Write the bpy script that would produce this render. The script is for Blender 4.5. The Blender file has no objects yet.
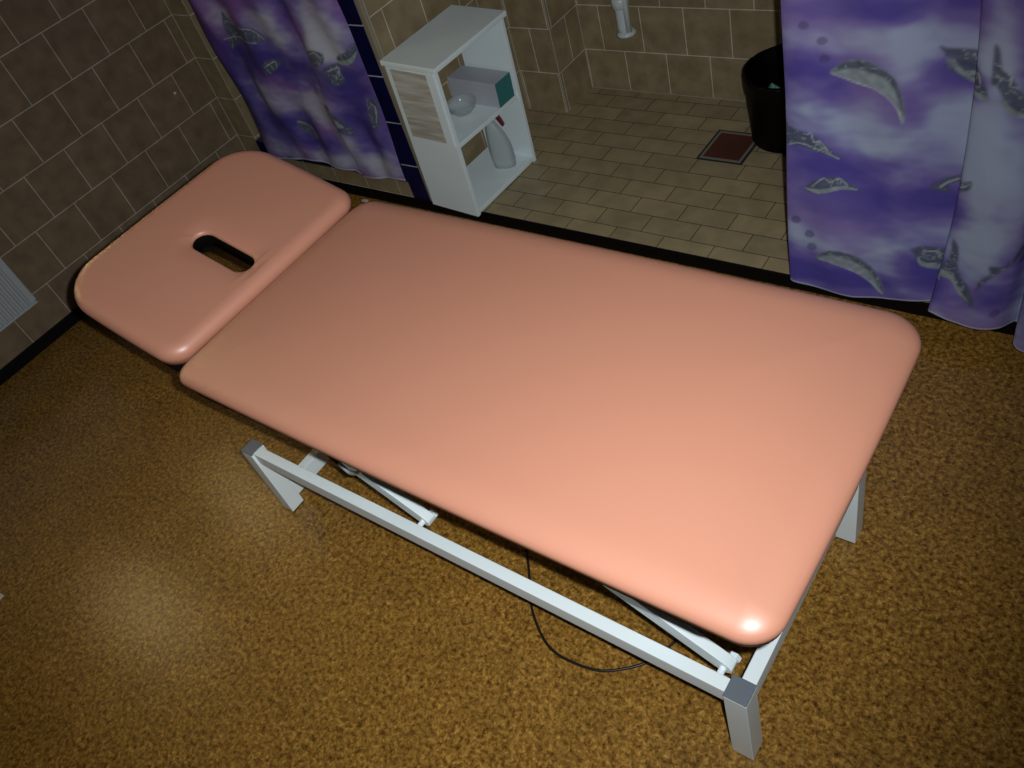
import bpy, bmesh, math, random
from mathutils import Vector, Matrix, noise
C = bpy.context.scene.collection
random.seed(7)
# light levels
PANE = 6.0
FLASH = 158.0
FLASH_DX, FLASH_DY = .052, .03
AIMX, AIMY = -.115, -.03
SPOT = 100
WORLD = .006
PI = math.pi

# ------------------------------------------------------------------ helpers
def obj(name, bm, mat, parent=None, smooth=False, bevel=0.0, seg=2):
    me = bpy.data.meshes.new(name)
    bm.normal_update(); bm.to_mesh(me); bm.free()
    o = bpy.data.objects.new(name, me); C.objects.link(o)
    if mat: me.materials.append(mat)
    if smooth:
        for f in me.polygons: f.use_smooth = True
    if bevel:
        m = o.modifiers.new('bevel', 'BEVEL'); m.width = bevel; m.segments = seg; m.limit_method = 'ANGLE'; m.angle_limit = math.radians(40)
        for f in me.polygons: f.use_smooth = True
        w = o.modifiers.new('wn', 'WEIGHTED_NORMAL'); w.keep_sharp = True
    if parent is not None:
        o.parent = parent
        o.matrix_parent_inverse = parent_world(parent).inverted()
    return o
def parent_world(p):
    if p.parent is None: return p.matrix_basis.copy()
    return parent_world(p.parent) @ p.matrix_parent_inverse @ p.matrix_basis
def empty(name, loc, label, cat, group=None):
    o = bpy.data.objects.new(name, None); C.objects.link(o); o.location = loc; o.empty_display_size = .05
    return tag(o, label, cat, group)
def tag(o, label, cat, group=None):
    o['label'] = label; o['category'] = cat
    if group: o['group'] = group
    return o
def struct(o):
    o['kind'] = 'structure'; return o
def box(bm, a, b, M=None):
    x0, y0, z0 = a; x1, y1, z1 = b
    v = [Vector(p) for p in ((x0,y0,z0),(x1,y0,z0),(x1,y1,z0),(x0,y1,z0),(x0,y0,z1),(x1,y0,z1),(x1,y1,z1),(x0,y1,z1))]
    if M: v = [M @ p for p in v]
    v = [bm.verts.new(p) for p in v]
    for f in ((0,3,2,1),(4,5,6,7),(0,1,5,4),(1,2,6,5),(2,3,7,6),(3,0,4,7)): bm.faces.new([v[i] for i in f])
    return bm
def bx(a, b, M=None): return box(bmesh.new(), a, b, M)
def rings(bm, rs, cap0=True, cap1=True, closed=True):
    """rs: list of rings (lists of Vectors with equal count) joined by quads"""
    V = [[bm.verts.new(p) for p in r] for r in rs]
    n = len(V[0])
    for a, b in zip(V, V[1:]):
        for i in range(n if closed else n-1):
            j = (i+1) % n
            bm.faces.new((a[i], a[j], b[j], b[i]))
    if cap0: bm.faces.new(list(reversed(V[0])))
    if cap1: bm.faces.new(V[-1])
    return bm
def lathe(prof, n=32, c=(0,0,0), M=None, cap0=True, cap1=True):
    bm = bmesh.new(); rs = []
    for r, z in prof:
        ring = [Vector((c[0]+r*math.cos(2*PI*i/n), c[1]+r*math.sin(2*PI*i/n), c[2]+z)) for i in range(n)]
        if M: ring = [M @ p for p in ring]
        rs.append(ring)
    return rings(bm, rs, cap0, cap1)
def catmull(P, k=8):
    P = [Vector(p) for p in P]; Q = [P[0]*2-P[1]] + P + [P[-1]*2-P[-2]]; out = []
    for i in range(1, len(Q)-2):
        a, b, c, d = Q[i-1:i+3]
        for j in range(k):
            t = j/k
            out.append(.5*((2*b)+(c-a)*t+(2*a-5*b+4*c-d)*t*t+(3*b-a-3*c+d)*t**3))
    return out + [P[-1]]
def tube(P, r, n=10, bm=None):
    bm = bm or bmesh.new(); P = [Vector(p) for p in P]; rs = []; up = None
    for i, p in enumerate(P):
        t = (P[min(i+1, len(P)-1)] - P[max(i-1, 0)]).normalized()
        if up is None: up = t.orthogonal().normalized()
        up = (up - t*up.dot(t)).normalized(); s = t.cross(up)
        rs.append([p + r*(math.cos(2*PI*k/n)*up + math.sin(2*PI*k/n)*s) for k in range(n)])
    return rings(bm, rs)

# ------------------------------------------------------------------ materials
def mat(name):
    m = bpy.data.materials.new(name); m.use_nodes = True
    nt = m.node_tree; b = nt.nodes['Principled BSDF']; return m, nt, b
def plain(name, col, rough=.5, metal=0, spec=.5, bump=0, bscale=300, var=0):
    m, nt, b = mat(name)
    b.inputs['Base Color'].default_value = (*col, 1); b.inputs['Roughness'].default_value = rough
    b.inputs['Metallic'].default_value = metal; b.inputs['Specular IOR Level'].default_value = spec
    if bump or var:
        tc = nt.nodes.new('ShaderNodeTexCoord'); n = nt.nodes.new('ShaderNodeTexNoise'); n.inputs['Scale'].default_value = bscale
        nt.links.new(tc.outputs['Object'], n.inputs['Vector'])
        if bump:
            bp = nt.nodes.new('ShaderNodeBump'); bp.inputs['Strength'].default_value = bump; bp.inputs['Distance'].default_value = .002
            nt.links.new(n.outputs['Fac'], bp.inputs['Height']); nt.links.new(bp.outputs['Normal'], b.inputs['Normal'])
        if var:
            n2 = nt.nodes.new('ShaderNodeTexNoise'); n2.inputs['Scale'].default_value = 6
            nt.links.new(tc.outputs['Object'], n2.inputs['Vector'])
            mx = nt.nodes.new('ShaderNodeMix'); mx.data_type = 'RGBA'
            mx.inputs['A'].default_value = (*[c*(1-var) for c in col], 1); mx.inputs['B'].default_value = (*[min(1, c*(1+var)) for c in col], 1)
            nt.links.new(n2.outputs['Fac'], mx.inputs['Factor']); nt.links.new(mx.outputs['Result'], b.inputs['Base Color'])
    return m
def tiles(name, axes, off, w, h, c1, c2, grout, mortar=.0025, offset=.5, rough=.35, bump=.25, fromnoise=.25):
    """running-bond tiles; axes = the two world axes (u, v) laid over the surface, off = world point of a tile corner"""
    m, nt, b = mat(name); N = nt.nodes.new; L = nt.links.new
    tc = N('ShaderNodeTexCoord'); sp = N('ShaderNodeSeparateXYZ'); L(tc.outputs['Object'], sp.inputs[0])
    cb = N('ShaderNodeCombineXYZ')
    for k, (ax, o) in enumerate(zip(axes, off)):
        s = N('ShaderNodeMath'); s.operation = 'SUBTRACT'; s.inputs[1].default_value = o
        L(sp.outputs[ax], s.inputs[0]); L(s.outputs[0], cb.inputs[k])
    br = N('ShaderNodeTexBrick'); L(cb.outputs[0], br.inputs['Vector'])
    br.offset = offset; br.offset_frequency = 2; br.squash = 1
    for k, v in (('Scale', 1), ('Mortar Size', mortar), ('Mortar Smooth', .15), ('Brick Width', w), ('Row Height', h), ('Bias', 0)): br.inputs[k].default_value = v
    br.inputs['Color1'].default_value = (*c1, 1); br.inputs['Color2'].default_value = (*c2, 1); br.inputs['Mortar'].default_value = (*grout, 1)
    n = N('ShaderNodeTexNoise'); n.inputs['Scale'].default_value = 14; n.inputs['Detail'].default_value = 5
    L(tc.outputs['Object'], n.inputs['Vector'])
    mp = N('ShaderNodeMapRange'); mp.inputs['From Min'].default_value = .25; mp.inputs['From Max'].default_value = .75
    mp.inputs['To Min'].default_value = 1-fromnoise; mp.inputs['To Max'].default_value = 1+fromnoise; L(n.outputs['Fac'], mp.inputs['Value'])
    mx = N('ShaderNodeMix'); mx.data_type = 'RGBA'; mx.blend_type = 'MULTIPLY'; mx.inputs['Factor'].default_value = 1
    L(br.outputs['Color'], mx.inputs['A']); L(mp.outputs['Result'], mx.inputs['B']); L(mx.outputs['Result'], b.inputs['Base Color'])
    rr = N('ShaderNodeMapRange'); rr.inputs['To Min'].default_value = rough; rr.inputs['To Max'].default_value = .85; L(br.outputs['Fac'], rr.inputs['Value']); L(rr.outputs['Result'], b.inputs['Roughness'])
    inv = N('ShaderNodeMath'); inv.operation = 'SUBTRACT'; inv.inputs[0].default_value = 1; L(br.outputs['Fac'], inv.inputs[1])
    bp = N('ShaderNodeBump'); bp.inputs['Strength'].default_value = bump; bp.inputs['Distance'].default_value = .002
    L(inv.outputs[0], bp.inputs['Height']); L(bp.outputs['Normal'], b.inputs['Normal'])
    b.inputs['Specular IOR Level'].default_value = .35
    return m

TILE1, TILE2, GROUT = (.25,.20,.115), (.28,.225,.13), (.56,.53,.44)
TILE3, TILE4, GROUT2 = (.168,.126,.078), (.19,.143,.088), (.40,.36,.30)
zA, zR = .2187, .2387
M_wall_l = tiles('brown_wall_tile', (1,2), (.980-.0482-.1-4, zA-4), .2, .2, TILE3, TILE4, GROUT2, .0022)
M_wall_b = tiles('tan_tile_back', (0,2), (1.5508-.1-2, zR-4), .2003, .2, TILE1, TILE2, GROUT, .0022)
M_wall_s = tiles('tan_tile_side', (1,2), (1.065-.1-2+.1, zR-4+.2), .2, .2, TILE1, TILE2, GROUT, .0022)
M_stub = tiles('tan_tile_stub', (0,2), (-2.06, zA-4), .2, .2, TILE1, TILE2, GROUT, .0022, offset=0)
M_pill = tiles('tan_tile_pillar', (0,2), (1.342-2.1, zR-4), .2, .2, TILE1, TILE2, GROUT, .0022)
M_pils = tiles('tan_tile_pillar_side', (1,2), (1.829-2.1, zR-4), .2, .2, TILE1, TILE2, GROUT, .0022)
M_sill = tiles('tan_tile_sill', (0,2), (.84-2, .052-2), .2, .2, TILE1, TILE2, GROUT, .0022, offset=0)
M_navy = tiles('navy_tile', (0,2), (.0, .2187-2), 4, .2, (.006,.006,.045), (.007,.007,.05), (.42,.42,.42), .0028, offset=0, rough=.3)
M_navh = tiles('navy_tile_sill', (0,2), (.84-2, 0), .2, 4, (.006,.006,.045), (.007,.007,.05), (.3,.3,.3), .002, offset=0, rough=.3)
M_sfloor = tiles('clinker_floor_tile', (0,1), (2.1918+.0978-.0978*20*2, 1.2241-.0935*40), .1957, .0935, (.31,.255,.15), (.36,.295,.17), (.06,.05,.035), .0018, rough=.45, fromnoise=.18)

# brown mottled floor covering
def floor_mat():
    m, nt, b = mat('mottled_brown_vinyl'); N = nt.nodes.new; L = nt.links.new
    tc = N('ShaderNodeTexCoord')
    n1 = N('ShaderNodeTexNoise'); n1.inputs['Scale'].default_value = 78; n1.inputs['Detail'].default_value = 8; n1.inputs['Roughness'].default_value = .80; n1.inputs['Distortion'].default_value = .25
    n2 = N('ShaderNodeTexVoronoi'); n2.inputs['Scale'].default_value = 150
    n3 = N('ShaderNodeTexNoise'); n3.inputs['Scale'].default_value = 7; n3.inputs['Detail'].default_value = 3
    for n in (n1, n2, n3): L(tc.outputs['Object'], n.inputs['Vector'])
    r = N('ShaderNodeValToRGB'); e = r.color_ramp.elements
    e[0].position = .375; e[0].color = (.055,.020,.002,1); e[1].position = .64; e[1].color = (.47,.285,.065,1)
    k = r.color_ramp.elements.new(.5); k.color = (.25,.126,.022,1)
    L(n1.outputs['Fac'], r.inputs['Fac'])
    sepc = N('ShaderNodeSeparateColor'); L(n2.outputs['Color'], sepc.inputs[0])
    mr = N('ShaderNodeMapRange'); mr.inputs['To Min'].default_value = .74; mr.inputs['To Max'].default_value = 1.26; L(sepc.outputs[0], mr.inputs['Value'])
    mx = N('ShaderNodeMix'); mx.data_type = 'RGBA'; mx.blend_type = 'MULTIPLY'; mx.inputs['Factor'].default_value = 1
    L(r.outputs['Color'], mx.inputs['A']); L(mr.outputs['Result'], mx.inputs['B'])
    mr2 = N('ShaderNodeMapRange'); mr2.inputs['From Min'].default_value = .3; mr2.inputs['From Max'].default_value = .7; mr2.inputs['To Min'].default_value = .9; mr2.inputs['To Max'].default_value = 1.1; L(n3.outputs['Fac'], mr2.inputs['Value'])
    mx2 = N('ShaderNodeMix'); mx2.data_type = 'RGBA'; mx2.blend_type = 'MULTIPLY'; mx2.inputs['Factor'].default_value = 1
    L(mx.outputs['Result'], mx2.inputs['A']); L(mr2.outputs['Result'], mx2.inputs['B']); L(mx2.outputs['Result'], b.inputs['Base Color'])
    b.inputs['Roughness'].default_value = .285; b.inputs['Specular IOR Level'].default_value = .45
    bp = N('ShaderNodeBump'); bp.inputs['Strength'].default_value = .06; bp.inputs['Distance'].default_value = .001
    L(n1.outputs['Fac'], bp.inputs['Height']); L(bp.outputs['Normal'], b.inputs['Normal'])
    return m
M_floor = floor_mat()
M_black = plain('black_rubber_trim', (.004,.003,.003), .6, spec=.12)
M_vinyl = plain('salmon_vinyl', (.62,.283,.186), .43, spec=1.0)
M_board = plain('dark_underboard', (.005,.0035,.003), .8, spec=.1)
M_steel = plain('white_powder_coat', (.80,.92,.95), .35)
M_cap = plain('grey_plastic_cap', (.13,.155,.185), .4)
M_foot = plain('black_foot', (.008,.008,.008), .6)
M_cord = plain('black_cord', (.006,.006,.006), .45)
M_greyh = plain('grey_hose', (.32,.36,.36), .35)
M_white = plain('white_painted_board', (.76,.88,.91), .5, var=.05)
M_edge = plain('cream_board_edge', (.50,.50,.44), .6)
M_rad = plain('radiator_enamel', (.38,.42,.43), .4)
M_pvc = plain('white_pvc', (.58,.66,.66), .35)
M_bin = plain('black_bin_liner', (.0012,.0012,.0014), .45, spec=.15, bump=.4, bscale=25)
M_teal = plain('teal_card', (.035,.19,.20), .55)
M_boxg = plain('pale_lilac_card', (.40,.42,.47), .55)
M_red = plain('dark_red_plastic', (.13,.004,.018), .35)
M_drain = plain('rusty_red_cover', (.085,.022,.016), .5, var=.3)
M_drfr = plain('dull_metal_frame', (.28,.28,.26), .4, metal=.4)
M_joint = plain('dark_joint', (.02,.017,.013), .8)
M_tealp = plain('pale_teal_wrap', (.08,.22,.19), .4)
M_scrap = plain('white_scrap', (.6,.6,.58), .7)
M_frame = plain('window_frame_paint', (.45,.44,.36), .4)
M_trimcap = plain('beige_tile_edge', (.27,.235,.165), .45)
def worn_mat():
    m, nt, b = mat('worn_streaked_paint'); N = nt.nodes.new; L = nt.links.new
    tc = N('ShaderNodeTexCoord'); mpg = N('ShaderNodeMapping'); mpg.inputs['Scale'].default_value = (6, 6, 55); L(tc.outputs['Object'], mpg.inputs['Vector'])
    n = N('ShaderNodeTexNoise'); n.inputs['Scale'].default_value = 1; n.inputs['Detail'].default_value = 5; L(mpg.outputs[0], n.inputs['Vector'])
    r = N('ShaderNodeValToRGB'); e = r.color_ramp.elements
    e[0].position = .38; e[0].color = (.40,.37,.31,1); e[1].position = .66; e[1].color = (.58,.62,.57,1)
    L(n.outputs['Fac'], r.inputs['Fac']); L(r.outputs['Color'], b.inputs['Base Color']); b.inputs['Roughness'].default_value = .6
    return m
M_worn = worn_mat()
def translucent_plastic():
    m, nt, b = mat('milky_plastic'); b.inputs['Base Color'].default_value = (.50,.58,.60,1); b.inputs['Roughness'].default_value = .25
    b.inputs['Transmission Weight'].default_value = .25; return m
M_bottle = translucent_plastic()
def glass():
    m, nt, b = mat('clear_glass'); b.inputs['Base Color'].default_value = (.55,.63,.66,1); b.inputs['Roughness'].default_value = .12
    b.inputs['Alpha'].default_value = .32; b.inputs['Specular IOR Level'].default_value = 1.0; return m
M_glass = glass()
def glow(name, col, s):
    m, nt, b = mat(name); b.inputs['Base Color'].default_value = (.5,.5,.5,1); b.inputs['Emission Color'].default_value = (*col, 1); b.inputs['Emission Strength'].default_value = s
    return m
M_pane = glow('daylit_frosted_pane', (1,.74,.34), PANE)

def curtain_mat():
    m, nt, b = mat('printed_curtain_fabric'); N = nt.nodes.new; L = nt.links.new
    a = N('ShaderNodeAttribute'); a.attribute_name = 'print'; L(a.outputs['Color'], b.inputs['Base Color'])
    b.inputs['Roughness'].default_value = .55; b.inputs['Specular IOR Level'].default_value = .3
    tc = N('ShaderNodeTexCoord'); n = N('ShaderNodeTexNoise'); n.inputs['Scale'].default_value = 14; n.inputs['Detail'].default_value = 3; L(tc.outputs['Object'], n.inputs['Vector'])
    bp = N('ShaderNodeBump'); bp.inputs['Strength'].default_value = .35; bp.inputs['Distance'].default_value = .01; L(n.outputs['Fac'], bp.inputs['Height']); L(bp.outputs['Normal'], b.inputs['Normal'])
    return m
M_cur = curtain_mat()

# ------------------------------------------------------------------ the room
YF = .975      # front plane of the shower stalls
SF = .053      # raised stall floor
XR = 4.3
struct(obj('floor', bx((-.1,-2.6,-.06), (XR,YF,0)), M_floor))
bm = bmesh.new()      # left wall with two window openings
WIN = [(-1.01,-.70), (-.20,.06)]
ys = [-2.6] + [v for w in WIN for v in w] + [.98]
box(bm, (-.15,-2.6,0), (0,1.95,1.20)); box(bm, (-.15,-2.6,2.0), (0,1.95,2.4))
for k in range(0, len(ys), 2): box(bm, (-.15,ys[k],1.2), (0,ys[k+1] if k < 4 else 1.95,2.0))
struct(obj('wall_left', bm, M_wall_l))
for k, (a, b_) in enumerate(WIN):
    bm = bmesh.new()
    box(bm, (-.10,a,1.2), (-.06,a+.025,2.0)); box(bm, (-.10,b_-.025,1.2), (-.06,b_,2.0))
    box(bm, (-.10,a+.025,1.2), (-.06,b_-.025,1.225)); box(bm, (-.10,a+.025,1.975), (-.06,b_-.025,2.0))
    w = struct(obj('window_%d' % (k+1), bm, M_frame))
    obj('window_pane', bx((-.085,a+.025,1.225), (-.075,b_-.025,1.975)), M_pane, w)
struct(obj('trim_1', bx((0,-1.1,1.184), (.055,.39,1.21)), M_frame, bevel=.004))      # window sill
struct(obj('baseboard_left', bx((0,-2.6,0), (.014,.967,.052)), M_black, bevel=.003))
struct(obj('baseboard_back', bx((.014,.9675,0), (XR,YF,.0525)), M_black, bevel=.002))
struct(obj('wall_stub', bx((0,.98,0), (.137,1.12,2.4)), M_stub))
# low tiled sill of the curtained stall
struct(obj('wall_sill', bx((.137,.9751,0), (1.112,1.06,.130)), M_sill))
struct(obj('trim_2', bx((.137,.9751,.130), (1.112,1.06,.205)), M_navh))
# partition between the two stalls: navy front edge, tan sides
struct(obj('wall_partition', bx((1.112,.990,0), (1.232,1.93,2.4)), M_wall_s))
struct(obj('trim_3', bx((1.114,.9755,.0), (1.206,.990,2.4)), M_navy))
struct(obj('trim_4', bx((1.206,.977,.0), (1.234,.992,2.4)), M_trimcap, bevel=.003))
struct(obj('wall_back', bx((-.1,1.928,0), (XR,2.05,2.4)), M_wall_b))
bm = bx((1.232,1.712,SF), (1.450,1.928,2.4)); o = struct(obj('wall_pillar', bm, M_pill)); o.data.materials.append(M_pils)
for f in o.data.polygons:
    if abs(f.normal.x) > .9: f.material_index = 1
struct(obj('floor_shower', bx((1.232,YF,0), (XR,1.928,SF)), M_sfloor))
struct(obj('floor_stall', bx((0,1.06,0), (1.112,1.928,.05)), M_sfloor))
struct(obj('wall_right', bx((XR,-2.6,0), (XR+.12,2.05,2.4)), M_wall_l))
# light grout beads on the tile corners
bm = bmesh.new()
tube([(1.450,1.712,SF),(1.450,1.712,2.4)], .003, 6, bm); tube([(1.450,1.926,SF),(1.450,1.926,2.4)], .003, 6, bm)
tube([(1.234,.9935,SF),(1.234,.9935,2.4)], .003, 6, bm); tube([(.001,.979,.05),(.001,.979,2.4)], .0025, 6, bm); tube([(.137,.979,.05),(.137,.979,2.4)], .0025, 6, bm)
tube([(1.234,1.711,SF),(1.234,1.711,2.4)], .003, 6, bm); tube([(1.450,1.926,SF+.001),(XR,1.926,SF+.001)], .002, 6, bm)
struct(obj('trim_5', bm, plain('grout_bead', (.34,.31,.25), .8)))
struct(obj('trim_6', lathe([(.0001,0),(.006,0),(.006,.004),(.0001,.004)], 12, M=Matrix.Translation((0,.80,.545)) @ Matrix.Rotation(PI/2,4,'Y')), M_scrap))

# ------------------------------------------------------------------ massage table
BX1, BY0 = 3.2888, -.4649           # outer near corner of the steel frame
BX0, BY1 = BX1-1.5602, BY0+.6468
ZT = .2923; LW = .0491
YM = (BY0+BY1)/2
table = empty('massage_table', ((BX0+BX1)/2, YM, 0), 'salmon vinyl massage table with white steel frame and raised headrest with face slot', 'massage table')

def rrect(hx, hy, rc, n=10, bulge=0.0, m=24):
    """rounded rectangle, rc = radii at (+x+y, -x+y, -x-y, +x-y); constant point count"""
    P = []
    cs = ((1,1),(-1,1),(-1,-1),(1,-1))
    for k, (sx, sy) in enumerate(cs):
        r = min(rc[k], hx*.999, hy*.999)
        cx, cy = sx*(hx-r), sy*(hy-r); a0 = k*PI/2
        for i in range(n+1):
            a = a0 + PI/2*i/n
            P.append((cx+r*math.cos(a), cy+r*math.sin(a)))
        # straight run to the next corner
        sx2, sy2 = cs[(k+1) % 4]; r2 = min(rc[(k+1) % 4], hx*.999, hy*.999)
        nx, ny = sx2*(hx-r2)+r2*math.cos(a0+PI/2), sy2*(hy-r2)+r2*math.sin(a0+PI/2)
        x, y = P[-1]
        for i in range(1, m):
            P.append((x+(nx-x)*i/m, y+(ny-y)*i/m))
    if bulge:
        Q = []
        for x, y in P:
            ex = bulge*(1-min(1, abs(y)/hy)**2)*(1 if x > 0 else -1)*max(0, (abs(x)-hx*.8)/(hx*.2))
            ey = bulge*(1-min(1, abs(x)/hx)**2)*(1 if y > 0 else -1)*max(0, (abs(y)-hy*.8)/(hy*.2))
            Q.append((x+ex, y+ey))
        P = Q
    return P
def cushion(hx, hy, t, rc, edge, crown, bulge, hole=None, soft=2.6):
    """upholstered pad centred on the origin; hole = (cx, cy, half length, half width)"""
    bm = bmesh.new(); R = []
    def ring(ins, z):
        return [Vector((x, y, z)) for x, y in rrect(hx-ins, hy-ins, [max(.004, r-ins) for r in rc], bulge=bulge*max(0,1-ins/hy))]
    R.append(ring(edge*.55, -t/2)); R.append(ring(edge*.25, -t/2+.003))
    for k in range(0, 11):
        a = -PI/5 + (PI/2+PI/5)*k/10
        eh = edge*(soft if a > 0 else 1)
        R.append(ring(eh*(1-math.cos(a)), t/2-edge+edge*math.sin(a)))
    top0 = R[-1]
    if hole is None:
        lim = hy-.004
        for k in range(1, 13):
            ins = edge*soft+(lim-edge*soft)*k/12
            R.append(ring(ins, t/2+crown*(1-(1-k/12)**2)))
        rings(bm, R, True, True)
    else:
        cx, cy, hl, hw = hole; n = len(top0); H = []
        sl = rrect(hl, hw, [hw]*4, n=10, m=24)
        for k in range(1, 13):
            s = k/12; e = s
            z = t/2; q = []
            for a, p in zip(top0, sl):
                hx_, hy_ = cx+p[0]*1.05, cy+p[1]*1.12
                e = 1-(1-s)**1.6
                d = math.hypot(hx_-a.x, hy_-a.y)*(1-e)
                q.append(Vector((a.x+(hx_-a.x)*e, a.y+(hy_-a.y)*e, z-.008*math.exp(-(d/.024)**1.3))))
            R.append(q)
        for zz, kx in ((t/2-.012, 1.015), (t/2-.018, 1.0), (-t/2, 1.0)):
            R.append([Vector((cx+p[0]*kx, cy+p[1]*kx, zz)) for p in sl])
        V = rings(bm, R, False, False)
        # underside: close the ring between the outer bottom edge and the slot
        bm.verts.ensure_lookup_table()
        for i in range(n):
            j = (i+1) % n; a = len(R)-1
            bm.faces.new((bm.verts[a*n+i], bm.verts[a*n+j], bm.verts[j], bm.verts[i]))
    return bm
def slab(hx, hy, z0, z1, rc, hole=None):
    bm = bmesh.new(); P = rrect(hx, hy, rc)
    if hole is None:
        return rings(bm, [[Vector((x,y,z0)) for x,y in P], [Vector((x,y,z1)) for x,y in P]])
    cx, cy, hl, hw = hole; sl = rrect(hl, hw, [hw]*4)
    R = [[Vector((x,y,z0)) for x,y in P], [Vector((x,y,z1)) for x,y in P], [Vector((cx+x,cy+y,z1)) for x,y in sl], [Vector((cx+x,cy+y,z0)) for x,y in sl]]
    R.append(R[0]); rings(bm, R, False, False); bmesh.ops.remove_doubles(bm, verts=bm.verts, dist=1e-5); return bm
def moved(bm, M):
    bmesh.ops.transform(bm, matrix=M, verts=bm.verts); return bm

X0, X1, ZC, WM = 1.830, 3.374, .6940, .755
hx, hy = (X1-X0)/2, WM/2
Mm = Matrix.Translation(((X0+X1)/2, YM, ZC))
o = obj('cushion', moved(cushion(hx, hy, .062, (.085,.065,.045,.062), .030, .006, .006), Mm), M_vinyl, table, smooth=True)
o['label'] = 'long salmon vinyl cushion'
obj('base_board', moved(slab(hx-.035, hy-.012, -.052, -.0315, (.07,.035,.035,.07)), Mm @ Matrix.Translation((-.022,0,0))), M_board, table)
# headrest, hinged at the left end and tilted up
AL, LH, WH = .2889, .458, .720
Mh = Matrix.Translation((X0-.008, YM+.009, ZC)) @ Matrix.Rotation(AL, 4, 'Y') @ Matrix.Translation((-LH/2-.014, 0, 0))
hole = (LH/2-.168, -.016, .104, .034)
head = obj('headrest', moved(cushion(LH/2, WH/2, .062, (.055,.125,.125,.065), .030, .005, .004, hole, 1.25), Mh), M_vinyl, table, smooth=True)
head.data.materials.append(M_board)
hc = Mh @ Vector((hole[0], hole[1], 0)); nz_ = (Mh.to_3x3() @ Vector((0,0,1)))
for f in head.data.polygons:
    d_ = f.center-hc; h_ = d_.dot(nz_)
    if h_ < .014 and (d_-nz_*h_).length < hole[2]+.004 and abs(f.normal.dot(nz_)) < .35: f.material_index = 1
head['label'] = 'salmon headrest with oval face slot'
obj('base_board', moved(slab(LH/2-.014, WH/2-.012, -.052, -.0315, (.03,.11,.11,.03), (hole[0],hole[1],.112,.042)), Mh), M_board, head)
# legs
for sx, sy in ((0,0),(1,0),(0,1),(1,1)):
    xa = BX0 if sx == 0 else BX1-LW; ya = BY0 if sy == 0 else BY1-LW
    leg = obj('leg', bx((xa,ya,.006), (xa+LW,ya+LW,ZT-.006)), M_steel, table, bevel=.002)
    c = obj('leg_cap', bx((xa,ya,ZT-.006), (xa+LW,ya+LW,ZT)), M_cap, leg, bevel=.002); c['label'] = 'grey plastic cap'
    obj('foot_pad', bx((xa+.003,ya+.003,0), (xa+LW-.003,ya+LW-.003,.006)), M_foot, leg)
# long side rails and cross rails
for ya in (BY0+.008, BY1-.038):
    obj('side_rail', bx((BX0+LW,ya,.243), (BX1-LW,ya+.030,.291)), M_steel, table, bevel=.002)
obj('cross_rail', bx((BX1-.031,BY0+LW,.243), (BX1-.001,BY1-LW,.291)), M_steel, table, bevel=.002)
obj('cross_rail', bx((BX0+.016,BY0+LW,.040), (BX0+LW-.001,BY1-LW,.097)), M_steel, table, bevel=.002)
# parallel lift arms
for ya, pin in ((BY0+.066, -1), (BY1-.066-.026, 1)):
    for xb in (2.386, 3.213):
        L_ = .77; ang = math.radians(29)
        M_ = Matrix.Translation((xb, ya, .247)) @ Matrix.Rotation(ang, 4, 'Y')
        bm = bmesh.new()
        P = [(-L_, -.020), (-L_, .020), (-.02, .020), (-.006, .019), (.008, .013), (.014, 0), (.008, -.013), (-.006, -.019), (-.02, -.020)]
        P = [(x, -z) for x, z in P]
        rings(bm, [[M_ @ Vector((x, 0, z)) for x, z in P], [M_ @ Vector((x, .026, z)) for x, z in P]])
        bmesh.ops.recalc_face_normals(bm, faces=bm.faces)
        arm = obj('lift_arm', bm, M_steel, table, bevel=.002)
        y0, y1 = (ya-.030, ya) if pin < 0 else (ya+.026, ya+.056)
        pm = Matrix.Translation((xb-.006, y0, .250)) @ Matrix.Rotation(-PI/2, 4, 'X')
        obj('pivot_pin', lathe([(.0075,0),(.0075,.030)], 16, M=pm), M_steel, arm, smooth=False)
        pm = Matrix.Translation((xb+.004, ya+.026 if pin < 0 else ya-.012, .250)) @ Matrix.Rotation(-PI/2, 4, 'X')
        obj('pivot_cap', lathe([(.014,0),(.014,.010),(.010,.012)], 6, M=pm), M_steel, arm, smooth=False)
# upper frame under the cushion, cross shafts and lifting motor
bm = bmesh.new()
for ya in (BY0+.066, BY1-.092): box(bm, (1.58,ya,.602), (3.30,ya+.026,.640))
for xa in (2.44, 3.26): box(bm, (xa,BY0+.093,.604), (xa+.03,BY1-.093,.638))
obj('upper_frame', bm, M_steel, table, bevel=.002)
mot = obj('lift_motor', bx((2.46,YM-.045,.30), (2.62,YM+.045,.40)), M_foot, table, bevel=.012, seg=3)
obj('motor_rod', tube([(2.46,YM,.35),(2.05,YM,.52),(1.98,YM,.55)], .014, 12), M_steel, mot)
obj('motor_bracket', bx((2.36,YM-.02,.262), (2.50,YM+.02,.312)), M_steel, mot, bevel=.003)
# cord from the motor looping over the floor
cp = [(2.545,YM+.0,.30), (2.535,-.165,.17), (2.520,-.20,.05), (2.526,-.237,.005), (2.5815,-.3037,.005), (2.638,-.378,.005), (2.680,-.4165,.005), (2.730,-.449,.005), (2.772,-.4625,.005), (2.8145,-.4635,.005), (2.863,-.4576,.005), (2.904,-.444,.005), (2.947,-.413,.005), (2.979,-.3816,.005), (2.9995,-.345,.005), (3.017,-.2955,.005), (3.025,-.238,.005), (3.02,-.12,.005), (2.97,.02,.005), (2.85,.16,.005), (2.66,.26,.005)]
obj('power_cord', tube(catmull(cp, 6), .0036, 8), M_cord, table, smooth=True)
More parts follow.
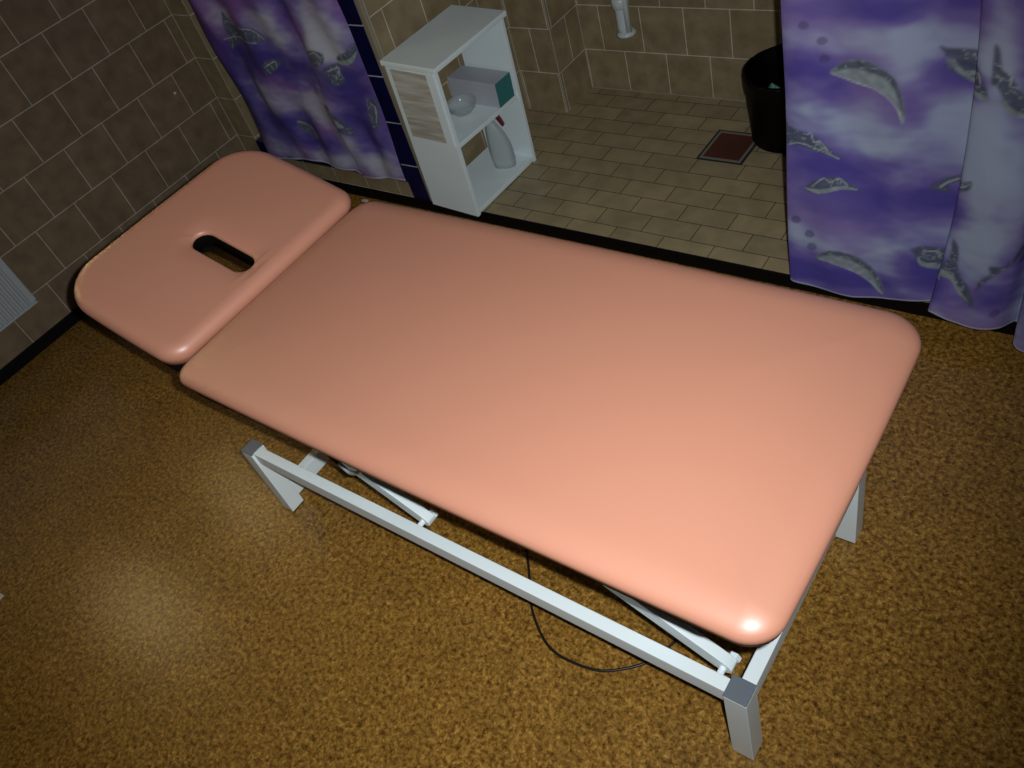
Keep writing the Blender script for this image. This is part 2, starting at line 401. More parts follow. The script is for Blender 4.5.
# small hose drooping beside the low cross rail
hp = [(2.10,-.40,.50), (2.132,-.413,.453), (2.150,-.415,.432), (2.166,-.415,.406), (2.178,-.415,.388), (2.198,-.415,.378), (2.238,-.412,.402), (2.275,-.40,.450), (2.29,-.37,.52), (2.28,-.33,.60)]
hs = obj('hose', tube(catmull(hp, 6), .0055, 8), M_greyh, table, smooth=True)
obj('hose_sleeve', tube(catmull(hp[1:4], 6), .0085, 10), M_foot, hs, smooth=True)

# ------------------------------------------------------------------ cabinet and what stands in it
MC = Matrix.Translation((1.5035,.9365,.0535)) @ Matrix.Rotation(math.radians(-2.0), 4, 'Z') @ Matrix.Rotation(math.radians(2.2), 4, 'Y')
cab = empty('open_cabinet', MC.to_translation(), 'white painted open shelf unit with worn front panel standing at the shower step', 'cabinet')
W_, D_, H_ = .25, .412, .645
T_ = .018
o = obj('side_panel', bx((-W_,0,0), (0,T_,H_-.02), MC), M_white, cab, bevel=.0015)
wp = obj('worn_patch', bx((-W_+.026,-.003,.335), (-.046,0,H_-.03), MC), M_worn, o, bevel=.001); wp['label'] = 'streaked brownish worn patch'
obj('front_strip', bx((-.044,-.005,.325), (-.004,0,H_-.021), MC), M_white, o, bevel=.0015)
obj('side_panel', bx((-W_,D_-T_,0), (0,D_,H_-.02), MC), M_white, cab, bevel=.0015)
obj('bottom_panel', bx((-W_,T_,.006), (-.001,D_-T_,.026), MC), M_white, cab, bevel=.0015)
Ms = MC @ Matrix.Translation((0,.205,.322)) @ Matrix.Rotation(math.radians(-1.5), 4, 'X') @ Matrix.Translation((0,-.205,-.322))
obj('shelf', bx((-W_+.002,T_+.002,.304), (-.004,D_-T_-.002,.322), Ms), M_white, cab, bevel=.0015)
obj('top_panel', bx((-W_-.012,-.006,H_-.02), (.010,D_+.012,H_), MC), M_white, cab, bevel=.003)
# cardboard box on the shelf
bxm = Ms @ Matrix.Translation((-.006,.283,.3225)) @ Matrix.Rotation(math.radians(1.5), 4, 'Z')
bb = empty('carton', bxm.to_translation(), 'long pale carton with a teal end lying on the cabinet shelf', 'box')
obj('carton_body', bx((-.243,0,0), (-.002,.100,.100), bxm), M_boxg, bb, bevel=.001)
e = obj('carton_end', bx((-.002,.001,.001), (0,.099,.099), bxm), M_teal, bb); e['label'] = 'teal end flap'
# glass bowl
gm = Ms @ Matrix.Translation((-.143,.215,.3225)) @ Matrix.Scale(1.10, 4)
bm = lathe([(.030,0),(.034,.001),(.050,.018),(.056,.038),(.0565,.040),(.054,.040),(.047,.019),(.031,.006),(.0005,.005)], 40, M=gm, cap0=True, cap1=True)
tag(obj('glass_bowl', bm, M_glass, smooth=True), 'small clear glass bowl on the cabinet shelf in front of the carton', 'bowl')
# spray bottle
sm = MC @ Matrix.Translation((-.080,.305,.0265)) @ Matrix.Rotation(math.radians(20), 4, 'Z') @ Matrix.Diagonal((1.0,1.0,1.05,1))
sp = empty('spray_bottle', sm.to_translation(), 'milky spray bottle with dark red trigger in the lower compartment of the cabinet', 'bottle')
prof = [(.036,.024,0,0),(.046,.031,.004,0),(.049,.033,.03,0),(.049,.033,.07,-.001),(.046,.031,.105,-.003),(.039,.027,.14,-.008),(.030,.022,.17,-.014),(.021,.018,.192,-.019),(.014,.014,.202,-.021),(.014,.014,.212,-.021)]
bm = bmesh.new(); R = []
for a, b_, z, dx in prof:
    R.append([sm @ Vector((dx+a*math.copysign(abs(math.cos(t))**.8, math.cos(t)), b_*math.copysign(abs(math.sin(t))**.8, math.sin(t)), z)) for t in [2*PI*i/36 for i in range(36)]])
rings(bm, R)
obj('bottle_body', bm, M_bottle, sp, smooth=True)
obj('bottle_neck', lathe([(.016,.212),(.016,.228),(.013,.232),(.012,.245)], 20, c=(-.021,0,0), M=sm), M_pvc, sp, smooth=False)
hd = obj('spray_head', bx((-.052,-.010,.240), (.022,.010,.258), sm), M_pvc, sp, bevel=.004)
bm = bmesh.new(); P = [(.000,.240),(.016,.240),(.030,.212),(.040,.184),(.034,.180),(.020,.206),(.006,.228)]
rings(bm, [[sm @ Vector((x,-.008,z)) for x,z in P], [sm @ Vector((x,.008,z)) for x,z in P]]); bmesh.ops.recalc_face_normals(bm, faces=bm.faces)
obj('trigger', bm, M_red, hd)
bm = bmesh.new(); P = [(-.024,.240),(-.040,.240),(-.060,.216),(-.054,.210),(-.036,.222)]
rings(bm, [[sm @ Vector((x,-.008,z)) for x,z in P], [sm @ Vector((x,.008,z)) for x,z in P]]); bmesh.ops.recalc_face_normals(bm, faces=bm.faces)
obj('head_guard', bm, M_red, hd)

# ------------------------------------------------------------------ shower stall fittings
dr = empty('floor_drain', (2.28,1.606,SF), 'square rusty red floor drain cover set in the shower floor tiles', 'drain')
bm = bmesh.new()
dx0, dx1, dy0, dy1 = 2.193, 2.363, 1.512, 1.700
def frame_bm(x0,x1,y0,y1,w,z0,z1):
    bm = bmesh.new()
    box(bm,(x0,y0,z0),(x1,y0+w,z1)); box(bm,(x0,y1-w,z0),(x1,y1,z1)); box(bm,(x0,y0+w,z0),(x0+w,y1-w,z1)); box(bm,(x1-w,y0+w,z0),(x1,y1-w,z1)); return bm
obj('drain_joint', frame_bm(dx0-.010,dx1+.010,dy0-.010,dy1+.010,.0101,SF,SF+.0008), M_joint, dr)
obj('drain_frame', frame_bm(dx0,dx1,dy0,dy1,.010,SF,SF+.003), M_drfr, dr)
obj('drain_cover', bx((dx0+.0105,dy0+.0105,SF), (dx1-.0105,dy1-.0105,SF+.002)), M_drain, dr)
# waste bin with liner
BC = (2.468,1.744,SF+.0005)
bn = empty('waste_bin', BC, 'black waste bin with bin liner standing beside the purple curtain in the shower', 'bin')
obj('bin_body', lathe([(.140,0),(.146,.003),(.164,.268),(.166,.270),(.162,.270),(.142,.006),(.0005,.005)], 48, c=BC), plain('black_plastic', (.0012,.0012,.0014), .5, spec=.12), bn, smooth=True)
bm = bmesh.new(); n = 72; R = []
for k, (r, z) in enumerate([(.1655,.215),(.168,.24),(.170,.262),(.169,.276),(.163,.281),(.157,.272),(.150,.20),(.140,.10),(.12,.05),(.0005,.045)]):
    R.append([Vector((BC[0]+(r+.003*noise.noise((i*.6,k*.7,1.3))*(1 if k < 8 else 0))*math.cos(2*PI*i/n), BC[1]+(r+.003*noise.noise((i*.6,k*.7,1.3))*(1 if k < 8 else 0))*math.sin(2*PI*i/n), BC[2]+z+.004*noise.noise((i*.5,k,7)))) for i in range(n)])
rings(bm, R, False, True)
obj('bin_liner', bm, M_bin, bn, smooth=True)
bm = bmesh.new(); g = 7; V = {}
for i in range(g):
    for j in range(g):
        V[i,j] = bm.verts.new((BC[0]-.035+.09*(i/6-.5), BC[1]-.045+.09*(j/6-.5), BC[2]+.195+.05*noise.noise((i*.9,j*.9,3.1))))
for i in range(g-1):
    for j in range(g-1): bm.faces.new((V[i,j],V[i+1,j],V[i+1,j+1],V[i,j+1]))
o = tag(obj('wrapper', bm, M_tealp), 'crumpled teal wrapper lying inside the black waste bin', 'wrapper')
sd = o.modifiers.new('s','SOLIDIFY'); sd.thickness = .004
# drain pipe on the back wall
px, py = 1.708, 1.872
pp = empty('drain_pipe', (px,1.928,.5), 'white plastic drain pipe with collars hanging on the tiled back wall', 'pipe')
obj('pipe_body', tube(catmull([(px,py,.358),(px,py,.50),(px,py,.70),(px,py+.01,.77),(px,1.90,.80),(px,1.930,.80)], 5), .027, 24), M_pvc, pp, smooth=True)
obj('side_pipe', tube([(px+.030,py-.012,.365),(px+.030,py-.012,.62),(px+.03,1.93,.66)], .012, 14), M_pvc, pp, smooth=True)
obj('pipe_collar', lathe([(.030,0),(.040,.003),(.041,.012),(.030,.020)], 28, c=(px+.008,py,.346)), M_pvc, pp, smooth=True)
obj('pipe_collar', lathe([(.029,0),(.036,.004),(.036,.040),(.029,.046)], 28, c=(px,py,.462)), M_pvc, pp, smooth=True)

# ------------------------------------------------------------------ radiator under the window
rd = empty('radiator', (.07,-.85,.2), 'white ribbed panel radiator on the left tiled wall at the edge of view', 'radiator')
y1, y0 = -.268, -1.45
n = 46; bm = bmesh.new(); pts = []
for i in range(n):
    a = y1-.012-(y1-y0-.024)*i/n; s = (y1-y0-.024)/n
    pts += [(.088,a),(.088,a-s*.35),(.096,a-s*.5),(.096,a-s*.85)]
pts = [(.090,y1)] + pts + [(.090,y0)]
lo = [bm.verts.new((x,y,.232)) for x,y in pts]; hi = [bm.verts.new((x,y,.80)) for x,y in pts]
bl = [bm.verts.new((.070,y,.232)) for x,y in pts]; bh = [bm.verts.new((.070,y,.80)) for x,y in pts]
for i in range(len(pts)-1):
    bm.faces.new((lo[i+1],lo[i],hi[i],hi[i+1])); bm.faces.new((bl[i],bl[i+1],bh[i+1],bh[i])); bm.faces.new((hi[i],bh[i],bh[i+1],hi[i+1])); bm.faces.new((bl[i],lo[i],lo[i+1],bl[i+1]))
bm.faces.new((lo[0],bl[0],bh[0],hi[0])); bm.faces.new((bl[-1],lo[-1],hi[-1],bh[-1]))
bmesh.ops.recalc_face_normals(bm, faces=bm.faces)
obj('front_panel', bm, M_rad, rd)
obj('back_panel', bx((.022,y0,.232), (.034,y1,.80)), M_rad, rd, bevel=.003)
obj('side_cover', bx((.022,y1,.236), (.092,y1+.006,.806)), M_rad, rd, bevel=.002)
obj('bottom_edge', bx((.068,y0,.222), (.097,y1+.004,.232)), M_rad, rd, bevel=.003)
obj('top_grille', bx((.022,y0,.80), (.097,y1,.808)), M_rad, rd, bevel=.002)
for yy in (-.55,-1.2): obj('wall_bracket', bx((0,yy-.02,.35), (.071,yy+.02,.70)), M_rad, rd)

# ------------------------------------------------------------------ printed curtains
DOLPHINS_RIGHT = [
    ('belly', 0.006, [(2.925, 0.804), (2.949, 0.826), (2.977, 0.836), (3.01, 0.836), (3.042, 0.82), (3.073, 0.795), (3.091, 0.748), (3.101, 0.7), (3.1, 0.673), (3.084, 0.72), (3.058, 0.752), (3.026, 0.77), (2.982, 0.78), (2.949, 0.795)]),
    ('back', 0.006, [(2.925, 0.805), (2.949, 0.826), (2.977, 0.836), (3.01, 0.836), (3.042, 0.82), (3.073, 0.795), (3.091, 0.748), (3.101, 0.7), (3.078, 0.764), (3.049, 0.799), (3.012, 0.812), (2.974, 0.817), (2.949, 0.811)]),
    ('white', 0.0035, [(2.93, 0.8), (2.982, 0.779), (3.026, 0.767), (3.058, 0.748), (3.086, 0.713), (3.098, 0.678)]),
    ('belly', 0.006, [(2.894, 0.207), (2.925, 0.241), (2.963, 0.247), (3.016, 0.226), (3.054, 0.184), (3.075, 0.14), (3.083, 0.099), (3.066, 0.112), (3.041, 0.151), (3.002, 0.181), (2.948, 0.202)]),
    ('back', 0.006, [(2.894, 0.209), (2.925, 0.241), (2.963, 0.247), (3.016, 0.226), (3.054, 0.184), (3.075, 0.14), (3.083, 0.099), (3.048, 0.173), (3.009, 0.21), (2.963, 0.229), (2.925, 0.228)]),
    ('white', 0.0035, [(2.898, 0.203), (2.949, 0.198), (3.002, 0.177), (3.041, 0.145), (3.08, 0.1)]),
    ('back', 0.006, [(2.8, 0.668), (2.814, 0.64), (2.864, 0.628), (2.899, 0.61), (2.934, 0.574), (2.955, 0.557), (2.906, 0.571), (2.849, 0.588), (2.799, 0.588)]),
    ('white', 0.0035, [(2.813, 0.583), (2.849, 0.596), (2.906, 0.578), (2.948, 0.555)]),
    ('white', 0.0035, [(2.869, 0.625), (2.877, 0.631), (2.885, 0.603), (2.9, 0.607), (2.92, 0.58)]),
    ('back', 0.006, [(2.86, 0.457), (2.885, 0.482), (2.928, 0.499), (2.964, 0.489), (2.985, 0.47), (3.012, 0.452), (2.957, 0.465), (2.9, 0.446), (2.867, 0.449)]),
    ('white', 0.0035, [(2.882, 0.465), (2.911, 0.494), (2.93, 0.482), (2.95, 0.495), (2.97, 0.476)]),
    ('belly', 0.003, [(2.86, 0.456), (2.9, 0.456), (2.957, 0.471), (2.993, 0.459), (2.957, 0.461), (2.9, 0.444)]),
    ('back', 0.006, [(3.162, 0.866), (3.177, 0.862), (3.201, 0.861), (3.219, 0.845), (3.23, 0.826), (3.244, 0.795), (3.246, 0.779), (3.224, 0.78), (3.201, 0.788), (3.182, 0.81), (3.179, 0.841)]),
    ('belly', 0.003, [(3.179, 0.838), (3.19, 0.81), (3.206, 0.793), (3.245, 0.786), (3.244, 0.776), (3.213, 0.78), (3.196, 0.793), (3.183, 0.813)]),
    ('white', 0.0035, [(3.199, 0.854), (3.21, 0.836), (3.222, 0.833), (3.228, 0.813)]),
    ('back', 0.006, [(3.251, 0.907), (3.261, 0.896), (3.27, 0.854), (3.286, 0.842), (3.309, 0.807), (3.328, 0.783), (3.329, 0.761), (3.349, 0.748), (3.326, 0.749), (3.297, 0.764), (3.278, 0.792), (3.263, 0.816), (3.252, 0.821), (3.251, 0.871)]),
    ('belly', 0.003, [(3.279, 0.785), (3.297, 0.766), (3.325, 0.752), (3.349, 0.749), (3.327, 0.742), (3.295, 0.754), (3.276, 0.779)]),
    ('white', 0.0035, [(3.256, 0.865), (3.274, 0.857), (3.29, 0.835), (3.29, 0.817), (3.306, 0.813)]),
    ('back', 0.006, [(3.327, 0.827), (3.329, 0.848), (3.34, 0.861), (3.351, 0.853), (3.349, 0.835), (3.338, 0.822), (3.334, 0.796)]),
    ('back', 0.006, [(3.177, 0.487), (3.187, 0.513), (3.216, 0.537), (3.241, 0.555), (3.238, 0.529), (3.212, 0.511), (3.192, 0.5), (3.191, 0.473), (3.181, 0.475)]),
    ('white', 0.0035, [(3.183, 0.485), (3.194, 0.508), (3.225, 0.531), (3.239, 0.547)]),
    ('back', 0.006, [(3.148, 0.279), (3.174, 0.292), (3.201, 0.289), (3.217, 0.278), (3.222, 0.228), (3.194, 0.225), (3.172, 0.236), (3.16, 0.264)]),
    ('belly', 0.003, [(3.167, 0.256), (3.179, 0.238), (3.214, 0.23), (3.218, 0.222), (3.187, 0.221), (3.171, 0.234)]),
    ('white', 0.0035, [(3.182, 0.278), (3.195, 0.277), (3.204, 0.256)]),
    ('back', 0.006, [(3.227, 0.364), (3.245, 0.342), (3.257, 0.274), (3.286, 0.235), (3.309, 0.204), (3.324, 0.16), (3.3, 0.173), (3.269, 0.212), (3.238, 0.251), (3.218, 0.255), (3.232, 0.313)]),
    ('belly', 0.003, [(3.218, 0.255), (3.245, 0.251), (3.272, 0.213), (3.306, 0.175), (3.278, 0.195), (3.247, 0.234), (3.223, 0.237)]),
    ('back', 0.006, [(3.331, 0.31), (3.358, 0.315), (3.384, 0.348), (3.405, 0.385), (3.409, 0.362), (3.387, 0.33), (3.355, 0.294), (3.329, 0.251), (3.318, 0.216), (3.319, 0.257), (3.338, 0.285)]),
    ('dark', 0.004, [(2.85, 0.927), (2.857, 0.937), (2.868, 0.936), (2.873, 0.927), (2.866, 0.92), (2.855, 0.921)]),
    ('dark', 0.004, [(2.893, 0.887), (2.899, 0.896), (2.911, 0.895), (2.916, 0.886), (2.908, 0.879), (2.898, 0.88)]),
    ('dark', 0.004, [(2.899, 0.84), (2.905, 0.85), (2.916, 0.849), (2.922, 0.84), (2.914, 0.833), (2.904, 0.833)]),
    ('dark', 0.004, [(2.818, 0.334), (2.826, 0.348), (2.84, 0.349), (2.846, 0.337), (2.836, 0.326), (2.824, 0.325)]),
    ('dark', 0.004, [(2.858, 0.289), (2.866, 0.305), (2.88, 0.306), (2.886, 0.294), (2.877, 0.282), (2.864, 0.281)]),
    ('dark', 0.004, [(2.864, 0.242), (2.872, 0.258), (2.886, 0.259), (2.892, 0.247), (2.883, 0.234), (2.87, 0.234)]),
    ('dark', 0.004, [(3.367, 0.144), (3.371, 0.159), (3.383, 0.16), (3.39, 0.149), (3.383, 0.137), (3.373, 0.136)]),
    ('dark', 0.004, [(3.404, 0.323), (3.408, 0.336), (3.418, 0.337), (3.425, 0.326), (3.419, 0.316), (3.41, 0.316)]),
]
BLOBS_RIGHT = [
    (2.844, 0.904, 0.061, 0.057, 0.6),
    (2.989, 0.891, 0.09, 0.04, 0.8),
    (3.095, 0.837, 0.048, 0.082, 0.9),
    (3.176, 0.895, 0.051, 0.047, 0.5),
    (2.842, 0.7, 0.048, 0.074, 0.5),
    (2.972, 0.685, 0.086, 0.064, 0.7),
    (3.038, 0.606, 0.078, 0.054, 0.8),
    (3.174, 0.693, 0.061, 0.077, 0.8),
    (3.249, 0.62, 0.054, 0.114, 0.9),
    (3.263, 0.853, 0.04, 0.135, 1.0),
    (3.328, 0.603, 0.062, 0.142, 0.8),
    (3.3, 0.388, 0.063, 0.131, 1.1),
    (2.838, 0.308, 0.048, 0.052, 0.7),
    (2.941, 0.275, 0.085, 0.037, 0.7),
    (3.07, 0.25, 0.059, 0.081, 0.8),
    (3.157, 0.341, 0.062, 0.048, 0.5),
    (2.835, 0.073, 0.063, 0.034, 0.6),
    (3.133, 0.127, 0.067, 0.027, 0.6),
    (3.333, 0.117, 0.072, 0.052, 0.5),
    (3.434, 0.11, 0.023, 0.092, 0.9),
    (3.232, 0.086, 0.026, 0.046, 0.8),
    (2.917, 0.961, 0.092, 0.029, -0.7),
    (3.076, 0.949, 0.084, 0.028, -0.8),
    (2.844, 0.826, 0.056, 0.043, -0.7),
    (3.115, 0.719, 0.045, 0.06, -1.0),
    (3.218, 0.801, 0.058, 0.035, -0.8),
    (2.95, 0.532, 0.103, 0.038, -0.8),
    (2.98, 0.424, 0.13, 0.054, -0.9),
    (3.185, 0.446, 0.052, 0.044, -0.8),
    (2.82, 0.15, 0.062, 0.049, -0.9),
    (3.003, 0.146, 0.126, 0.031, -1.0),
    (3.194, 0.208, 0.051, 0.044, -0.9),
    (3.311, 0.484, 0.026, 0.042, -0.5),
    (3.36, 0.198, 0.046, 0.042, -0.6),
    (3.198, 0.975, 0.039, 0.033, -0.8),
    (2.97, 0.755, 0.072, 0.039, -0.7),
]
DOLPHINS_LEFT = [
    ('back', 0.006, [(0.436, 0.864), (0.454, 0.832), (0.525, 0.813), (0.625, 0.812), (0.665, 0.755), (0.587, 0.762), (0.472, 0.745), (0.384, 0.7), (0.399, 0.752), (0.409, 0.809)]),
    ('white', 0.004, [(0.429, 0.823), (0.523, 0.811), (0.614, 0.808), (0.656, 0.765)]),
    ('white', 0.004, [(0.369, 0.748), (0.486, 0.762), (0.615, 0.754)]),
    ('back', 0.006, [(0.59, 0.661), (0.646, 0.682), (0.686, 0.667), (0.635, 0.63), (0.582, 0.614)]),
    ('white', 0.004, [(0.599, 0.65), (0.656, 0.671), (0.656, 0.648)]),
    ('back', 0.006, [(0.897, 0.724), (0.958, 0.749), (1.006, 0.731), (0.983, 0.692), (0.917, 0.683)]),
    ('white', 0.004, [(0.921, 0.726), (0.968, 0.741), (0.988, 0.721)]),
    ('back', 0.006, [(0.988, 0.677), (1.056, 0.692), (1.053, 0.649), (1.049, 0.616), (1.004, 0.602), (0.98, 0.638)]),
    ('white', 0.004, [(0.996, 0.664), (1.046, 0.675), (1.035, 0.642)]),
    ('back', 0.006, [(1.064, 0.719), (1.127, 0.743), (1.171, 0.771), (1.169, 0.73), (1.115, 0.696), (1.066, 0.698)]),
    ('belly', 0.003, [(1.061, 0.701), (1.124, 0.712), (1.171, 0.74), (1.13, 0.697), (1.075, 0.688)]),
    ('back', 0.006, [(0.858, 0.497), (0.902, 0.478), (0.956, 0.437), (0.978, 0.379), (0.927, 0.385), (0.865, 0.414), (0.845, 0.449)]),
    ('belly', 0.003, [(0.864, 0.48), (0.904, 0.455), (0.943, 0.414), (0.898, 0.418), (0.862, 0.45)]),
    ('back', 0.006, [(1.116, 0.54), (1.158, 0.538), (1.151, 0.481), (1.127, 0.421), (1.095, 0.429), (1.103, 0.488)]),
    ('white', 0.004, [(1.13, 0.524), (1.148, 0.504), (1.127, 0.444)]),
    ('back', 0.006, [(0.606, 0.398), (0.662, 0.379), (0.701, 0.333), (0.726, 0.291), (0.669, 0.309), (0.617, 0.348)]),
    ('white', 0.004, [(0.616, 0.386), (0.667, 0.36), (0.704, 0.31)]),
]
BLOBS_LEFT = [
    (0.405, 0.855, 0.123, 0.066, 0.8),
    (0.736, 0.826, 0.086, 0.129, 0.9),
    (1.022, 0.837, 0.089, 0.105, 1.0),
    (1.144, 0.861, 0.053, 0.085, 0.6),
    (1.03, 0.74, 0.091, 0.059, 1.0),
    (0.719, 0.526, 0.163, 0.126, 0.7),
    (0.511, 0.459, 0.128, 0.074, 0.7),
    (0.915, 0.337, 0.09, 0.106, 0.7),
    (1.071, 0.239, 0.099, 0.064, 0.9),
    (0.455, 0.226, 0.294, 0.047, 0.6),
    (0.806, 0.466, 0.078, 0.091, 0.6),
    (0.723, 0.222, 0.139, 0.045, 0.5),
    (0.526, 0.668, 0.149, 0.066, -1.0),
    (0.78, 0.62, 0.157, 0.065, -0.8),
    (0.611, 0.91, 0.156, 0.033, -0.6),
    (0.566, 0.392, 0.176, 0.054, -0.8),
    (0.842, 0.85, 0.06, 0.049, -0.7),
    (1.056, 0.641, 0.081, 0.089, -0.6),
    (0.939, 0.434, 0.075, 0.07, -0.6),
    (1.058, 0.492, 0.06, 0.096, -0.3),
    (0.278, 0.786, 0.044, 0.193, -0.9),
    (0.265, 0.46, 0.062, 0.228, -0.6),
    (0.731, 0.289, 0.137, 0.044, -0.7),
    (1.043, 0.354, 0.074, 0.072, -0.7),
]

INK = {'belly': (.27,.33,.34), 'back': (.085,.105,.155), 'white': (.50,.54,.58), 'dark': (.06,.045,.15)}
def sd_poly(x, z, P):
    """signed distance to a polygon, negative inside"""
    d = 1e9; ins = False; n = len(P)
    for i in range(n):
        ax, az = P[i]; bx_, bz = P[(i+1) % n]
        ex, ez = bx_-ax, bz-az; wx, wz = x-ax, z-az
        t = max(0, min(1, (wx*ex+wz*ez)/(ex*ex+ez*ez+1e-12)))
        dx, dz = wx-ex*t, wz-ez*t; d = min(d, dx*dx+dz*dz)
        if (az > z) != (bz > z) and x < ex*(z-az)/(ez+1e-12)+ax: ins = not ins
    d = math.sqrt(d); return -d if ins else d
def sd_line(x, z, P):
    d = 1e9
    for (ax, az), (bx_, bz) in zip(P, P[1:]):
        ex, ez = bx_-ax, bz-az; wx, wz = x-ax, z-az
        t = max(0, min(1, (wx*ex+wz*ez)/(ex*ex+ez*ez+1e-12)))
        d = min(d, math.hypot(wx-ex*t, wz-ez*t))
    return d
def lerp3(a, b, t): return tuple(p+(q-p)*t for p, q in zip(a, b))
def sm(t): t = max(0, min(1, t)); return t*t*(3-2*t)
def printed(x, z, shapes, blobs, boxes, pal, seed):
    v = -.17 + .50*noise.noise((x*5+seed, z*7, 1.7)) + .42*noise.noise((x*11+2*z, z*19, 4+seed)) + .26*noise.noise((x*26, z*48, seed))
    for bx_, bz, sx, sz, a in blobs:
        e = ((x-bx_)/(sx*1.1))**2+((z-bz)/(sz*1.1))**2
        if e < 6: v += 1.25*a*math.exp(-e)
    dark, mid, light, pink = pal
    t = .5+.5*v
    c = lerp3(dark, mid, sm(t*1.7)) if t < .5 else lerp3(mid, light, sm((t-.42)*1.5))
    pk = noise.noise((x*4+9, z*5+seed, 2.2))
    if pk > 0: c = lerp3(c, pink, min(.65, pk*1.5)*(1-abs(2*min(1,max(0,t))-1)*.5))
    for (col, w, P), (a0, a1, b0, b1) in zip(shapes, boxes):
        if a0 < x < a1 and b0 < z < b1:
            d = sd_line(x, z, P) if col == 'white' else sd_poly(x, z, P)
            if d < w:
                k = sm((w-d)/(w*1.3)); ink = INK[col]
                g = 1+.35*noise.noise((x*60, z*60, 3))
                if col == 'back':
                    vein = abs(noise.noise((x*38+seed, z*52, 5.5)))
                    ink = lerp3(INK['belly'], ink, sm(vein/.09)) if d < -.002 else lerp3(ink, c, .25)
                c = lerp3(c, tuple(q*g for q in ink), k*(.55 if col == 'dark' else .92))
    return c
def curtain(name, path, zlow, ztop, shape_fn, shapes, blobs, pal, seed, zfine, label, group=None):
    """path: plan points (x, y) sampled along the cloth; fine rows below zfine, coarse above"""
    boxes = [(min(p[0] for p in P)-.01, max(p[0] for p in P)+.01, min(p[1] for p in P)-.01, max(p[1] for p in P)+.01) for c_, w, P in shapes]
    nz = 250; rows = [k/nz for k in range(nz+1)]
    bm = bmesh.new(); lay = bm.verts.layers.float_color.new('print'); G = []
    for r in range(nz+1+6):
        row = []
        for i, (x, y) in enumerate(path):
            zl = zlow(x, y)
            z = zl+(zfine-zl)*rows[r] if r <= nz else zfine+(ztop-zfine)*(r-nz)/6
            X, Y = shape_fn(x, y, z)
            v = bm.verts.new((X, Y, z)); c = printed(x, z, shapes, blobs, boxes, pal, seed)
            hem = (z-zl)
            if hem < .007: c = lerp3(c, (.55,.58,.66), .75)
            v[lay] = (*c, 1); row.append(v)
        G.append(row)
    for a, b_ in zip(G, G[1:]):
        for i in range(len(path)-1): bm.faces.new((a[i], a[i+1], b_[i+1], b_[i]))
    o = tag(obj(name, bm, M_cur, smooth=True), label, 'shower curtain', group)
    s = o.modifiers.new('cloth', 'SOLIDIFY'); s.thickness = .0015; s.offset = 0
    return o
def densify(P, step=.0035):
    P = [(p.x, p.y) for p in catmull([(a, b_, 0) for a, b_ in P], 10)]
    out = [P[0]]; acc = 0
    for a, b_ in zip(P, P[1:]):
        d = math.hypot(b_[0]-a[0], b_[1]-a[1]); n = max(1, round(d/step))
        for k in range(1, n+1): out.append((a[0]+(b_[0]-a[0])*k/n, a[1]+(b_[1]-a[1])*k/n))
    return out
PAL_R = ((.085,.066,.33), (.17,.135,.41), (.38,.45,.62), (.26,.20,.43))
PAL_L = ((.058,.044,.25), (.15,.12,.36), (.44,.47,.57), (.24,.09,.34))
def soften(shapes):
    out = []
    for col, w, P in shapes:
        if col == 'white': Q = [(p.x, p.y) for p in catmull([(a, b_, 0) for a, b_ in P], 3)]
        else:
            n = len(P); Q = []
            for i in range(n):
                a, b_, c, d = [Vector(P[(i+k) % n]) for k in (-1, 0, 1, 2)]
                for t in (0, .34, .67):
                    q = .5*((2*b_)+(c-a)*t+(2*a-5*b_+4*c-d)*t*t+(3*b_-a-3*c+d)*t**3); Q.append((q.x, q.y))
        out.append((col, w, Q))
    return out
DOLPHINS_RIGHT = soften(DOLPHINS_RIGHT); DOLPHINS_LEFT = soften(DOLPHINS_LEFT)
# right curtain: flat width, then two pleats that come forward
pr = densify([(2.803,.915),(2.808,.905),(2.845,.900),(2.92,.905),(3.00,.912),(3.08,.922),(3.15,.932),(3.205,.940),(3.222,.944),(3.226,.930),(3.214,.906),(3.222,.890),(3.26,.880),(3.31,.876),(3.36,.880),(3.400,.896),(3.424,.926),(3.436,.938),(3.446,.925),(3.445,.885),(3.448,.858),(3.470,.842),(3.51,.838),(3.55,.848),(3.59,.875),(3.62,.895),(3.70,.90),(3.80,.88),(3.90,.90)])
def shp_r(x, y, z):
    lean = .041*math.sin(PI*min(1, max(0, (z-.06)/1.25))) if x > 3.18 else 0
    k = sm((x-3.16)/.05)
    return x+lean*k*(1-sm((x-3.36)/.08)) + .006*sm((.25-z)/.25)*(1 if x < 2.83 else 0), y+.005*math.sin(x*31+z*5)+.004*math.sin(z*11+x*9)
HEM = [(2.79,.100),(2.815,.090),(2.90,.080),(3.00,.072),(3.10,.078),(3.19,.095),(3.225,.102),(3.27,.090),(3.33,.084),(3.39,.088),(3.43,.085),(3.46,.066),(3.55,.060),(4.0,.066)]
def hem_z(x, y):
    for (a, p), (b_, q) in zip(HEM, HEM[1:]):
        if x <= b_: return p+(q-p)*max(0, x-a)/(b_-a)
    return HEM[-1][1]
curtain('shower_curtain', pr, hem_z, 1.95, shp_r, DOLPHINS_RIGHT, BLOBS_RIGHT, PAL_R, 3.0, 1.05,
        'purple dolphin print shower curtain, the wide one hanging at the right over the step')
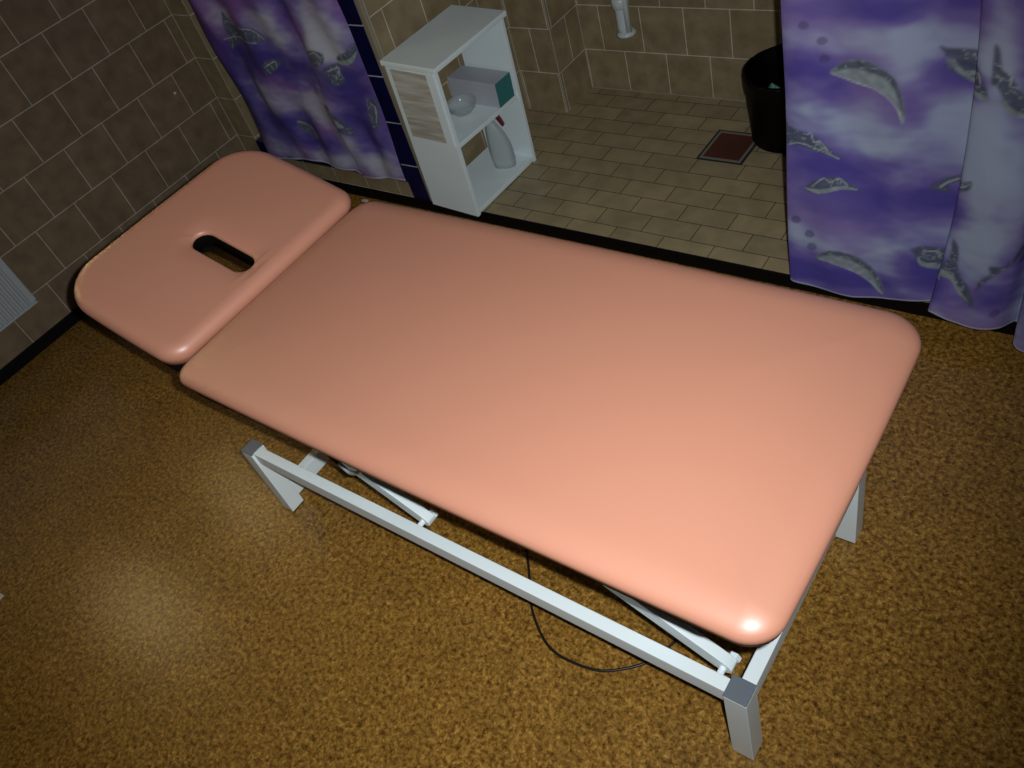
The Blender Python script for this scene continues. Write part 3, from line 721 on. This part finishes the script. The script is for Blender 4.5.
# left curtain
pl_ = densify([(.226,.962),(.238,.950),(.262,.938),(.295,.926),(.34,.922),(.42,.936),(.50,.925),(.57,.918),(.66,.935),(.74,.930),(.82,.940),(.885,.932),(.905,.915),(.96,.912),(1.04,.925),(1.11,.920),(1.178,.930)])
def shp_l(x, y, z):
    return x+.018*math.sin((z-.25)*4.2)*(1-sm((x-.15)/.4)), y+.010*math.sin(x*16-z*7)+.004*math.sin(x*34+z*13)
curtain('shower_curtain', pl_, lambda x, y: .172+.008*math.sin(x*13)+(.020*sm((.89-x)/.04) if x < .9 else 0)-.012+(.024*sm((x-1.0)/.17)), 1.95, shp_l, DOLPHINS_LEFT, BLOBS_LEFT, PAL_L, 8.0, 1.0,
        'purple dolphin print shower curtain beside the navy tile strip, behind the headrest')

# ------------------------------------------------------------------ scraps on the floor
tag(obj('paper_scrap', bx((.800,.935,0), (.830,.952,.004)), M_scrap, bevel=.001), 'small white scrap on the floor against the black baseboard beyond the headrest', 'scrap')
tag(obj('paper_scrap', bx((1.035,-1.170,0), (1.058,-1.150,.003)), M_scrap, bevel=.001), 'tiny white scrap on the brown floor at the left edge of the photo', 'scrap')

# ------------------------------------------------------------------ camera, flash and daylight
Cc = Vector((3.6404,-1.0342,1.9358))
R0 = Vector((0.7940707,0.5542502,-0.2495164)); R1 = Vector((0.2705366,-0.6898829,-0.6714696)); R2 = Vector((-0.5442992,0.4656911,-0.6977608))
cam = bpy.data.cameras.new('camera'); co = bpy.data.objects.new('camera', cam); C.objects.link(co)
co.matrix_world = Matrix(((R0.x,-R1.x,-R2.x,Cc.x),(R0.y,-R1.y,-R2.y,Cc.y),(R0.z,-R1.z,-R2.z,Cc.z),(0,0,0,1)))
cam.sensor_width = 36; cam.lens = 841.126*36/1024; cam.clip_start = .02
bpy.context.scene.camera = co
fl = bpy.data.lights.new('camera_flash', 'SPOT'); fo = bpy.data.objects.new('camera_flash', fl); C.objects.link(fo)
fp = Cc + R0*FLASH_DX - R1*FLASH_DY + R2*.01
aim = (R2 + R0*AIMX + R1*AIMY).normalized()
fo.location = fp; fo.rotation_euler = aim.to_track_quat('-Z', 'Y').to_euler()
fl.energy = FLASH; fl.shadow_soft_size = .012; fl.spot_size = math.radians(SPOT); fl.spot_blend = 1.0; fl.color = (.98,.99,1.0)
w = bpy.data.worlds.new('world'); bpy.context.scene.world = w; w.use_nodes = True
bg = w.node_tree.nodes['Background']; bg.inputs[0].default_value = (.80,.86,1,1); bg.inputs[1].default_value = WORLD
vs = bpy.context.scene.view_settings
vs.view_transform = 'Standard'; vs.look = 'None'; vs.exposure = 0; vs.gamma = 1; vs.use_curve_mapping = False
